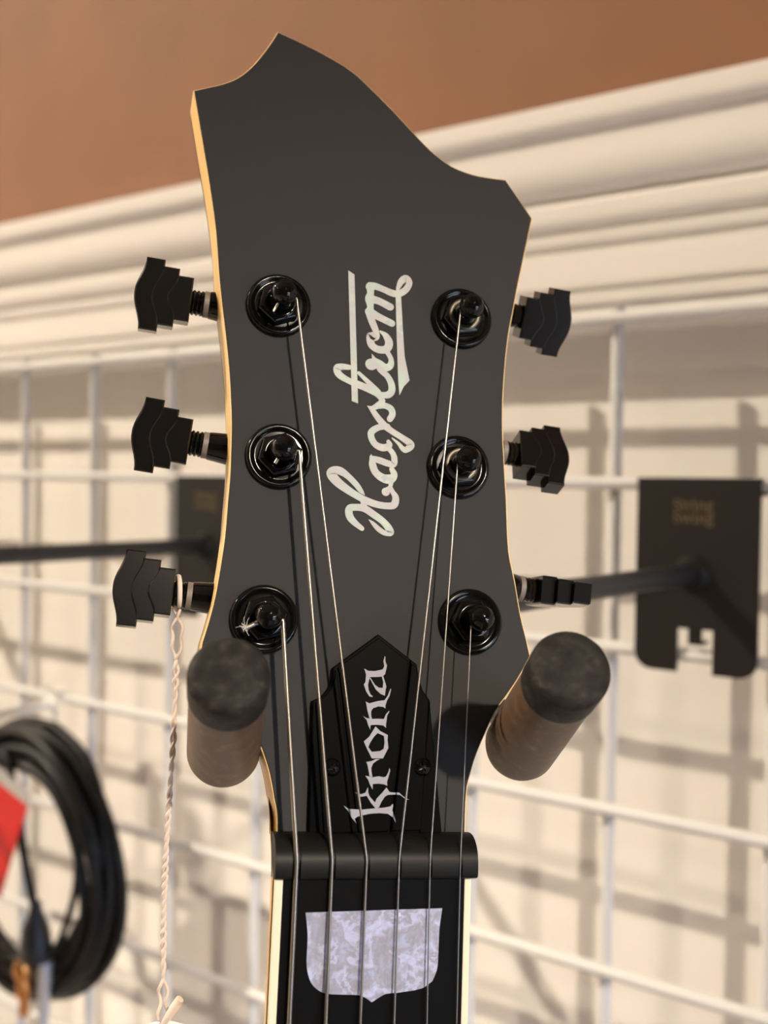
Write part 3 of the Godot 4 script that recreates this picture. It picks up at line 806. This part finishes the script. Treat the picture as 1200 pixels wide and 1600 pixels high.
	for i in xs.size() - 1:
		for j in prof.size() - 1:
			var o := Vector3(0, prof[j].y - prof[j + 1].y, prof[j].x - prof[j + 1].x)
			var nn: Array[Vector3] = []
			for q in 2:
				var jj: int = j + q
				var dp: Vector2 = prof[mini(jj + 1, prof.size() - 1)] - prof[maxi(jj - 1, 0)]
				nn.append(Vector3(0, -dp.y * -1.0, -dp.x).normalized())
			if xs[i][1] != xs[i + 1][1]:
				s.quad(surf.call(xs[i], prof[j]), surf.call(xs[i + 1], prof[j]), surf.call(xs[i + 1], prof[j + 1]), surf.call(xs[i], prof[j + 1]), o)
			else:
				s.smooth_quad(surf.call(xs[i], prof[j]), surf.call(xs[i + 1], prof[j]), surf.call(xs[i + 1], prof[j + 1]), surf.call(xs[i], prof[j + 1]), nn[0], nn[0], nn[1], nn[1])
	for e in 2:
		var col: Array = xs[0] if e == 0 else xs[-1]
		for j in prof.size() - 1: s.flat(MM * Vector3(col[0], -4.5, 1.0), surf.call(col, prof[j]), surf.call(col, prof[j + 1]), Vector3(-1 if e == 0 else 1, 0, 0))
		s.flat(MM * Vector3(col[0], -4.5, 1.0), surf.call(col, prof[0]), surf.call(col, prof[-1]), Vector3(-1 if e == 0 else 1, 0, 0))
	obj("nut", s.done(), M.nut, gt).set_meta("label", "black rounded nut with six string slots")
	# ---- truss rod cover
	s = Shape.new()
	s.prism(v2s(COVER), 0.0, 2.0, MM, 0.25)
	var cover := obj("truss_rod_cover", s.done(), M.cover, gt)
	cover.set_meta("label", "black pointed cover plate with raised panels")
	for pn: Array in [COVER_CENTRE, COVER_RIGHT, COVER_LEFT]:
		s = Shape.new()
		s.prism(v2s(pn), 1.8, 2.6, MM, 0.2)
		obj("raised_panel", s.done(), M.cover, cover)
	var letters: Array = [[LETTER_K0, LETTER_K1, LETTER_K2], [LETTER_R0, LETTER_R1], [], [LETTER_N0, LETTER_N1], [LETTER_A0, LETTER_A1]]
	for k in 5:
		s = Shape.new()
		if k == 2:
			var po := v2s(LETTER_O_OUT)
			var pi := v2s(LETTER_O_IN)
			for i in po.size():
				var j := (i + 1) % po.size()
				s.prism(PackedVector2Array([po[i], po[j], pi[j], pi[i]]), 2.55, 2.66, MM)
		for i in letters[k].size(): poly_on(s, letters[k][i], 2.55, 2.66 + 0.004 * i)
		obj("letter", s.done(), M.cover_ink, cover)
	for k in 2:
		var c := Vector3(COVER_SCREWS[2 * k], COVER_SCREWS[2 * k + 1], 2.5) * 0.001
		var cs := CSGCombiner3D.new()
		cs.name = "screw"
		cs.position = c
		var ball := CSGSphere3D.new()
		ball.radius = 0.0024; ball.radial_segments = 28; ball.rings = 14
		ball.position = Vector3(0, 0, -0.00125)
		ball.smooth_faces = true
		cs.add_child(ball)
		for a in 2:
			var cut := CSGBox3D.new()
			cut.size = Vector3(0.0022, 0.0005, 0.0016)
			cut.position = Vector3(0, 0, 0.0011)
			cut.rotation_degrees = Vector3(0, 0, 25 + 90 * a)
			cut.operation = CSGShape3D.OPERATION_SUBTRACTION
			cs.add_child(cut)
		cs.material_override = M.screw
		ball.material = M.screw
		cover.add_child(cs, true)
	# ---- strings
	for k in 6:
		s = Shape.new()
		var e := v3s(STRING_POINTS, k * 3)
		var nc: Vector3 = crest[k]
		var b := v3s(STRING_POINTS, k * 3 + 2)
		var post := Vector3(TUNER_POSTS[[4, 2, 0, 6, 8, 10][k]], TUNER_POSTS[[5, 3, 1, 7, 9, 11][k]], 7.2)
		var keys: Array = [e.lerp(post, 0.55), e, e.lerp(nc, 0.03)]
		keys.append(e.lerp(nc, 0.97))
		keys.append(nc + (e - nc).normalized() * 0.6)
		keys.append(nc + (b - nc).normalized() * 0.6)
		keys.append(b)
		keys.append(b + (b - nc) * 5.0)
		var wound := k < 3
		var pts: Array = []
		var rad: Array = []
		var pitch: float = [0.48, 0.40, 0.30, 1, 1, 1][k]
		for i in keys.size() - 1:
			var p0: Vector3 = keys[i]
			var p1: Vector3 = keys[i + 1]
			var far_part: bool = i == keys.size() - 2
			if wound and not far_part:
				var n := maxi(1, int((p1 - p0).length() / pitch * 2.0))
				for j in n:
					pts.append(p0.lerp(p1, float(j) / n) * 0.001)
					rad.append(gauges[k] * 0.001 * (1.0 if pts.size() % 2 == 0 else 0.74))
			else:
				pts.append(p0 * 0.001)
				rad.append(gauges[k] * 0.001)
		pts.append(keys[-1] * 0.001)
		rad.append(gauges[k] * 0.001)
		s.tube(pts, rad, 10)
		if wound:
			var t0 := v3s(STRING_TAILS, k * 2)
			var t1 := v3s(STRING_TAILS, k * 2 + 1)
			pts = []; rad = []
			var n := int((t1 - t0).length() / pitch * 2.0)
			t0 = t0.lerp(post, 0.3)
			for j in n + 1:
				pts.append(t0.lerp(t1, float(j) / n) * 0.001)
				rad.append(gauges[k] * 0.001 * (1.0 if j % 2 == 0 else 0.74))
			s.tube(pts, rad, 10)
		obj("string", s.done(), M.nickel if wound else M.steel, gt).set_meta("label", ["thickest wound string", "second thickest wound string", "thin wound string", "plain steel string of the fourth course", "thin plain steel string", "thinnest plain steel string"][k])
	# ---- tuners
	var shaft: Array = [[-37.0, 123.9, -59.7, 122.7, -12.0], [-34.5, 88.7, -58.1, 88.3, -12.0], [-35.0, 53.1, -59.9, 52.0, 0.0], [33.0, 127.6, 51.5, 128.6, -26.0], [32.0, 90.6, 50.5, 91.5, 17.0], [34.5, 56.2, 55.1, 57.1, 86.0]]
	for k in 6:
		var c := Vector3(TUNER_POSTS[2 * k], TUNER_POSTS[2 * k + 1], 0.0)
		var f := MM * Transform3D(Basis.IDENTITY, c)
		s = Shape.new()
		s.lathe([Vector2(7.65, 0.0), Vector2(7.65, 0.8), Vector2(7.5, 1.2), Vector2(7.15, 1.5), Vector2(6.7, 1.55), Vector2(6.3, 1.35), Vector2(6.0, 1.1), Vector2(5.5, 1.1), Vector2(3.0, 1.2)], f, 56)
		var tn := obj("tuner", s.done(), M.gloss, gt)
		tn.set_meta("label", "glossy black tuning machine with stepped button")
		s = Shape.new()
		s.lathe([Vector2(5.3, 1.0), Vector2(5.3, 2.4), Vector2(4.8, 3.0), Vector2(3.9, 3.1)], f, 6, 0.35 + k)
		obj("hex_nut", s.done(), M.gloss, tn)
		s = Shape.new()
		s.lathe([Vector2(4.0, 3.0), Vector2(4.0, 3.45), Vector2(3.75, 3.6), Vector2(3.1, 3.6), Vector2(2.7, 3.3)], f, 36)
		obj("bushing", s.done(), M.worn if (k == 3 or k == 4) else M.gloss, tn)
		s = Shape.new()
		s.lathe([Vector2(2.7, 3.2), Vector2(2.55, 4.2), Vector2(2.1, 5.2), Vector2(1.95, 6.4), Vector2(2.2, 7.4), Vector2(2.75, 7.9), Vector2(3.0, 8.4), Vector2(2.98, 9.1), Vector2(2.75, 9.9), Vector2(2.3, 10.6), Vector2(1.6, 11.15), Vector2(0.8, 11.4), Vector2(0.0, 11.48)], f, 40)
		obj("post", s.done(), M.gloss, tn)
		# shaft, collar rings, spring washers and button behind the headstock
		var row: Array = shaft[k]
		var from := Vector3(row[0], row[1], -10.0)
		var to := Vector3(row[2], row[3], -10.0)
		var len := (to - from).length()
		var ax := (to - from).normalized()
		var A := Transform3D(Basis(Vector3(0, 0, 1).cross(ax).cross(ax).normalized(), Vector3.UP, ax), from)
		var by := Vector3.UP - ax * ax.y
		by = by.normalized()
		by = by.rotated(ax, deg_to_rad(row[4]) * (-1.0 if ax.x > 0 else 1.0))
		A.basis = Basis(by, ax.cross(by), ax)
		var hinge := to - ax * 7.0
		A = MM * (Transform3D(Basis.IDENTITY, hinge) * Transform3D(Basis(Vector3(0, 0, 1), deg_to_rad(-6.5)), Vector3.ZERO) * Transform3D(Basis.IDENTITY, -hinge) * A)
		var blen := 13.6
		var b0 := len - blen
		s = Shape.new()
		s.lathe([Vector2(0, -9.0), Vector2(4.2, -9.0), Vector2(4.0, -2.0), Vector2(3.3, b0 - 4.6), Vector2(3.1, b0 - 4.3), Vector2(0, b0 - 4.3)], A, 32)
		obj("gear_housing", s.done(), M.gloss, tn)
		s = Shape.new()
		s.lathe([Vector2(2.2, b0 - 4.4), Vector2(3.15, b0 - 4.3), Vector2(3.15, b0 - 3.1), Vector2(2.2, b0 - 3.0)], A, 28)
		obj("washer_ring", s.done(), M.grey_ring, tn)
		s = Shape.new()
		var sp: Array = [Vector2(2.2, b0 - 3.1)]
		for q in 3:
			sp.append_array([Vector2(2.75, b0 - 3.05 + q), Vector2(3.05, b0 - 2.75 + q), Vector2(3.05, b0 - 2.45 + q), Vector2(2.7, b0 - 2.15 + q)])
		sp.append(Vector2(2.6, b0 + 0.2))
		s.lathe(sp, A, 28)
		obj("spring_collar", s.done(), M.gloss, tn)
		s = Shape.new()
		# three stacked slabs, each wider and thinner than the one before, with an ogee end
		for q in 3:
			var hw: float = [5.3, 7.0, 8.6][q]
			var a0: float = [0.0, 3.5, 7.1][q]
			var a1: float = [3.8, 7.5, 11.5][q]
			var th: float = [7.0, 6.1, 5.3][q]
			var p := PackedVector2Array()
			p.append(Vector2(-hw, b0 + a0)); p.append(Vector2(hw, b0 + a0))
			for i in 17:
				var y := hw * (1.0 - 2.0 * i / 16.0)
				var u := absf(y) / hw
				p.append(Vector2(y, b0 + a1 + 1.9 * (1.0 - smoothstep(0.05, 0.95, u))))
			# slab profile lies in (b, a); pull it along the third axis
			var bt := Transform3D(Basis(A.basis.x, A.basis.z, A.basis.y), A.origin)
			s.prism(p, -th * 0.5, th * 0.5, bt, 0.35, 0.35)
		obj("button", s.done(), M.gloss_button, tn).set_meta("label", "stepped black tuner button")

# the next guitar along the wall, left of the picture: its shadow falls on the wall below the grid's third row
func neighbour() -> void:
	var by := Vector3(-0.71, SQ, 0.0)
	for called: String in ["guitar_hanger", "electric_guitar"]:
		var first := get_node(called) as Node3D
		var o := first.duplicate() as Node3D
		o.name = numbered(called)
		add_child(o)
		o.position = first.position + by
		if called == "electric_guitar": tag(o, "second black electric guitar, farther left along the gridwall", "guitar")
		else: tag(o, "black hanger farthest left on the grid", "guitar hanger", "guitar hangers hooked on the grid")

# ------------------------------------------------------------------ tag, cable, card

func price_tag() -> void:
	var at := Vector3(0.4910, 1.5650, 0.3045)
	var t := thing("price_tag", at, "white paper tag on a twisted cord tied to the lowest left tuner", "price tag")
	var s := Shape.new()
	var top := GUITAR_AT + Basis(GUITAR_X, GUITAR_Y, GUITAR_Z) * Vector3(-0.0453, 0.0525, -0.010)
	for strand in 2:
		var pts: Array = []
		for i in 420:
			var u := i / 419.0
			var p := top.lerp(at + Vector3(0, 0.010, 0), u)
			var open := 0.0011 * exp(-pow((u - 0.10) / 0.05, 2.0)) + 0.0010 * exp(-pow((u - 0.97) / 0.06, 2.0))
			var a := u * 118.0 + 3.0 * sin(u * 9.0) + PI * strand
			p += Vector3(cos(a), 0, sin(a)) * (0.00036 + 0.0001 * sin(u * 41.0)) + Vector3(0.8, 0, -0.6) * open * (1 if strand == 0 else -1)
			p.x += 0.0006 * sin(u * 7.0)
			pts.append(p - at)
		s.tube(pts, 0.00040, 7)
	# loop round the tuner shaft
	var ring: Array = []
	for i in 25:
		var a := TAU * i / 24.0
		ring.append(top + Basis(GUITAR_X, GUITAR_Y, GUITAR_Z) * Vector3(0.0006 * sin(a * 0.5), 0.0034 * cos(a), 0.0034 * sin(a)) - at)
	s.tube(ring, 0.0006, 7)
	obj("cord", s.done(), M.cord, t).set_meta("label", "off-white twisted cord")
	s = Shape.new()
	s.tube(smooth_path([Vector3(0.0005, 0.0085, 0.0004), Vector3(0.0024, 0.0115, 0.0), Vector3(0.0046, 0.0150, -0.001), Vector3(0.0052, 0.0158, -0.0012)], 12), [0.0006, 0.0007, 0.0008, 0.0009, 0.0010, 0.0011, 0.0012, 0.0012, 0.0012, 0.0012, 0.0012, 0.0011, 0.0008], 8)
	obj("knot_end", s.done(), M.cord, t)
	s = Shape.new()
	var p := PackedVector2Array([Vector2(-0.009, -0.028), Vector2(0.009, -0.028)])
	for k in 13:
		var a := PI * k / 12.0
		p.append(Vector2(0.009 * cos(a), 0.0030 + 0.0065 * sin(a)))
	s.prism(p, -0.0002, 0.0002, Transform3D(Basis(GUITAR_X, Vector3.UP, Vector3.UP.cross(GUITAR_X) * -1.0).orthonormalized(), Vector3.ZERO))
	obj("paper_tag", s.done(), M.paper, t)
	# a tuft of lint caught on the end of the thickest string
	var tail := v3s(STRING_TAILS, 1) * 0.001
	var rng := RandomNumberGenerator.new()
	rng.seed = 5
	s = Shape.new()
	var B3 := Basis(GUITAR_X, GUITAR_Y, GUITAR_Z)
	for k in 46:
		var d := Vector3(rng.randf_range(-1.0, 0.25), rng.randf_range(-0.5, 1.0), rng.randf_range(-0.3, 0.8)).normalized()
		var l := rng.randf_range(0.0003, 0.0013) if k > 5 else rng.randf_range(0.0015, 0.0024)
		var q := GUITAR_AT + B3 * tail
		s.tube([q, q + B3 * (d * l * 0.6), q + B3 * (d * l + Vector3(rng.randf_range(-1, 1), rng.randf_range(-1, 1), 0) * 0.0004)], 0.00003, 4)
	var o := obj("lint_tuft", s.done(), M.lint, self)
	tag(o, "tuft of white lint on the cut string end", "lint")

func cable_goods() -> void:
	# white display hook on the fourth wire
	var at := Vector3(0.0451, 1.5532, 0.006)
	var t := thing("display_hook", at, "white metal display hook on the grid carrying the cable", "hook")
	var s := Shape.new()
	s.box(Vector3(-0.0065, -0.030, 0.0002), Vector3(0.0065, 0.0035, 0.0016))
	s.box(Vector3(-0.0065, 0.0020, -0.0075), Vector3(0.0065, 0.0035, 0.0016))
	s.box(Vector3(-0.0065, -0.0040, -0.0075), Vector3(0.0065, 0.0020, -0.0062))
	obj("hook_plate", s.done(), M.hook, t)
	s = Shape.new()
	s.tube(smooth_path([Vector3(0, -0.006, 0.001), Vector3(0, -0.0075, 0.05), Vector3(0, -0.009, 0.12), Vector3(0, -0.006, 0.135), Vector3(0, 0.004, 0.138)], 30), 0.0028, 12)
	obj("prong", s.done(), M.hook, t)
	# coiled instrument cable hanging from it
	var c := Vector3(0.0880, 1.4615, 0.060)
	t = thing("instrument_cable", c + Vector3(0, -0.088, 0), "coiled black instrument cable with plug hanging at the lower left", "cable")
	var base := t.position
	var rng := RandomNumberGenerator.new()
	rng.seed = 8
	s = Shape.new()
	var keys: Array = []
	var turns := 9
	for i in turns * 16 + 1:
		var u := float(i) / 16.0
		var a := TAU * u + 1.4
		var k := int(u) % turns
		var r: float = [0.0840, 0.077, 0.0690, 0.0815, 0.0725, 0.0640, 0.079, 0.069, 0.0600][k]
		var nr: float = [0.0840, 0.077, 0.0690, 0.0815, 0.0725, 0.0640, 0.079, 0.069, 0.0600][(k + 1) % turns]
		var zz: float = [-0.012, -0.013, -0.010, -0.005, -0.006, -0.004, 0.002, 0.001, 0.003][k]
		var nz: float = [-0.012, -0.013, -0.010, -0.005, -0.006, -0.004, 0.002, 0.001, 0.003][(k + 1) % turns]
		var w := smoothstep(0.6, 1.0, u - int(u))
		r = lerpf(r, nr, w); zz = lerpf(zz, nz, w)
		keys.append(c + Vector3(cos(a) * r, sin(a) * r * 1.02, zz + 0.002 * sin(a * 3.0 + k)) - base)
	s.tube(smooth_path(keys, turns * 48), 0.0034, 10)
	# the end that leaves the coil at the top and drops to the plug
	s.tube(smooth_path([Vector3(0.050, 1.520, 0.066) - base, Vector3(0.0830, 1.5300, 0.070) - base, Vector3(0.0990, 1.5080, 0.073) - base, Vector3(0.1100, 1.4750, 0.074) - base, Vector3(0.1170, 1.4460, 0.072) - base, Vector3(0.1182, 1.4380, 0.071) - base], 40), 0.0026, 10)
	s.tube(smooth_path([Vector3(0.1480, 1.500, 0.064) - base, Vector3(0.1500, 1.462, 0.066) - base, Vector3(0.1400, 1.430, 0.068) - base, Vector3(0.1290, 1.417, 0.068) - base], 24), 0.0022, 10)
	obj("cable_coil", s.done(), M.cable, t)
	s = Shape.new()
	s.lathe([Vector2(0, 0.0), Vector2(0.0032, 0.0), Vector2(0.0044, 0.006), Vector2(0.0082, 0.016), Vector2(0.0098, 0.026), Vector2(0.0100, 0.034), Vector2(0.0090, 0.0355), Vector2(0, 0.0355)], axis_frame(Vector3(0.1182, 1.4460, 0.071) - base, Vector3(0.02, -1, 0)), 28)
	obj("plug_boot", s.done(), M.boot, t).set_meta("label", "black tapered plug boot")
	s = Shape.new()
	s.lathe([Vector2(0.0030, 0.0), Vector2(0.0042, 0.001), Vector2(0.0042, 0.016), Vector2(0.0038, 0.0165), Vector2(0.0038, 0.024), Vector2(0.0036, 0.0245), Vector2(0.0036, 0.036), Vector2(0.0026, 0.042), Vector2(0, 0.043)], axis_frame(Vector3(0.1240, 1.4115, 0.068) - base, Vector3(-0.05, -1, 0)), 24)
	obj("plug_sleeve", s.done(), M.chrome, t).set_meta("label", "silver plug sleeve")
	s = Shape.new()
	s.lathe([Vector2(0.0, 0.0), Vector2(0.0046, 0.001), Vector2(0.0058, 0.006), Vector2(0.0050, 0.010), Vector2(0.0038, 0.0115), Vector2(0.0044, 0.017), Vector2(0.0040, 0.022), Vector2(0.0026, 0.0245), Vector2(0.0034, 0.028), Vector2(0.0030, 0.032), Vector2(0.0012, 0.0345), Vector2(0, 0.035)], axis_frame(Vector3(0.1150, 1.4120, 0.078) - base, Vector3(0.08, -1, 0)), 24)
	obj("plug_tip", s.done(), M.brass, t).set_meta("label", "gold coloured plug")
	# red header card hung with the cable
	var rc := Vector3(0.0800, 1.4860, 0.080)
	t = thing("product_card", rc + Vector3(0, -0.035, 0), "red product card hanging inside the cable coil", "card")
	s = Shape.new()
	var card := Transform3D(Basis(Vector3(0, 0, 1), deg_to_rad(-17.0)), Vector3(0.0, 0.035, 0.0))
	s.prism(PackedVector2Array([Vector2(-0.040, -0.040), Vector2(0.026, -0.034), Vector2(0.0305, 0.006), Vector2(0.0345, 0.033), Vector2(-0.040, 0.033)]), -0.0006, 0.0006, card)
	obj("red_field", s.done(), M.red_card, t)
	s = Shape.new()
	s.prism(PackedVector2Array([Vector2(-0.040, 0.033), Vector2(0.0345, 0.033), Vector2(0.0330, 0.040), Vector2(-0.040, 0.043)]), -0.0006, 0.0006, card)
	obj("grey_header", s.done(), M.grey_card, t)
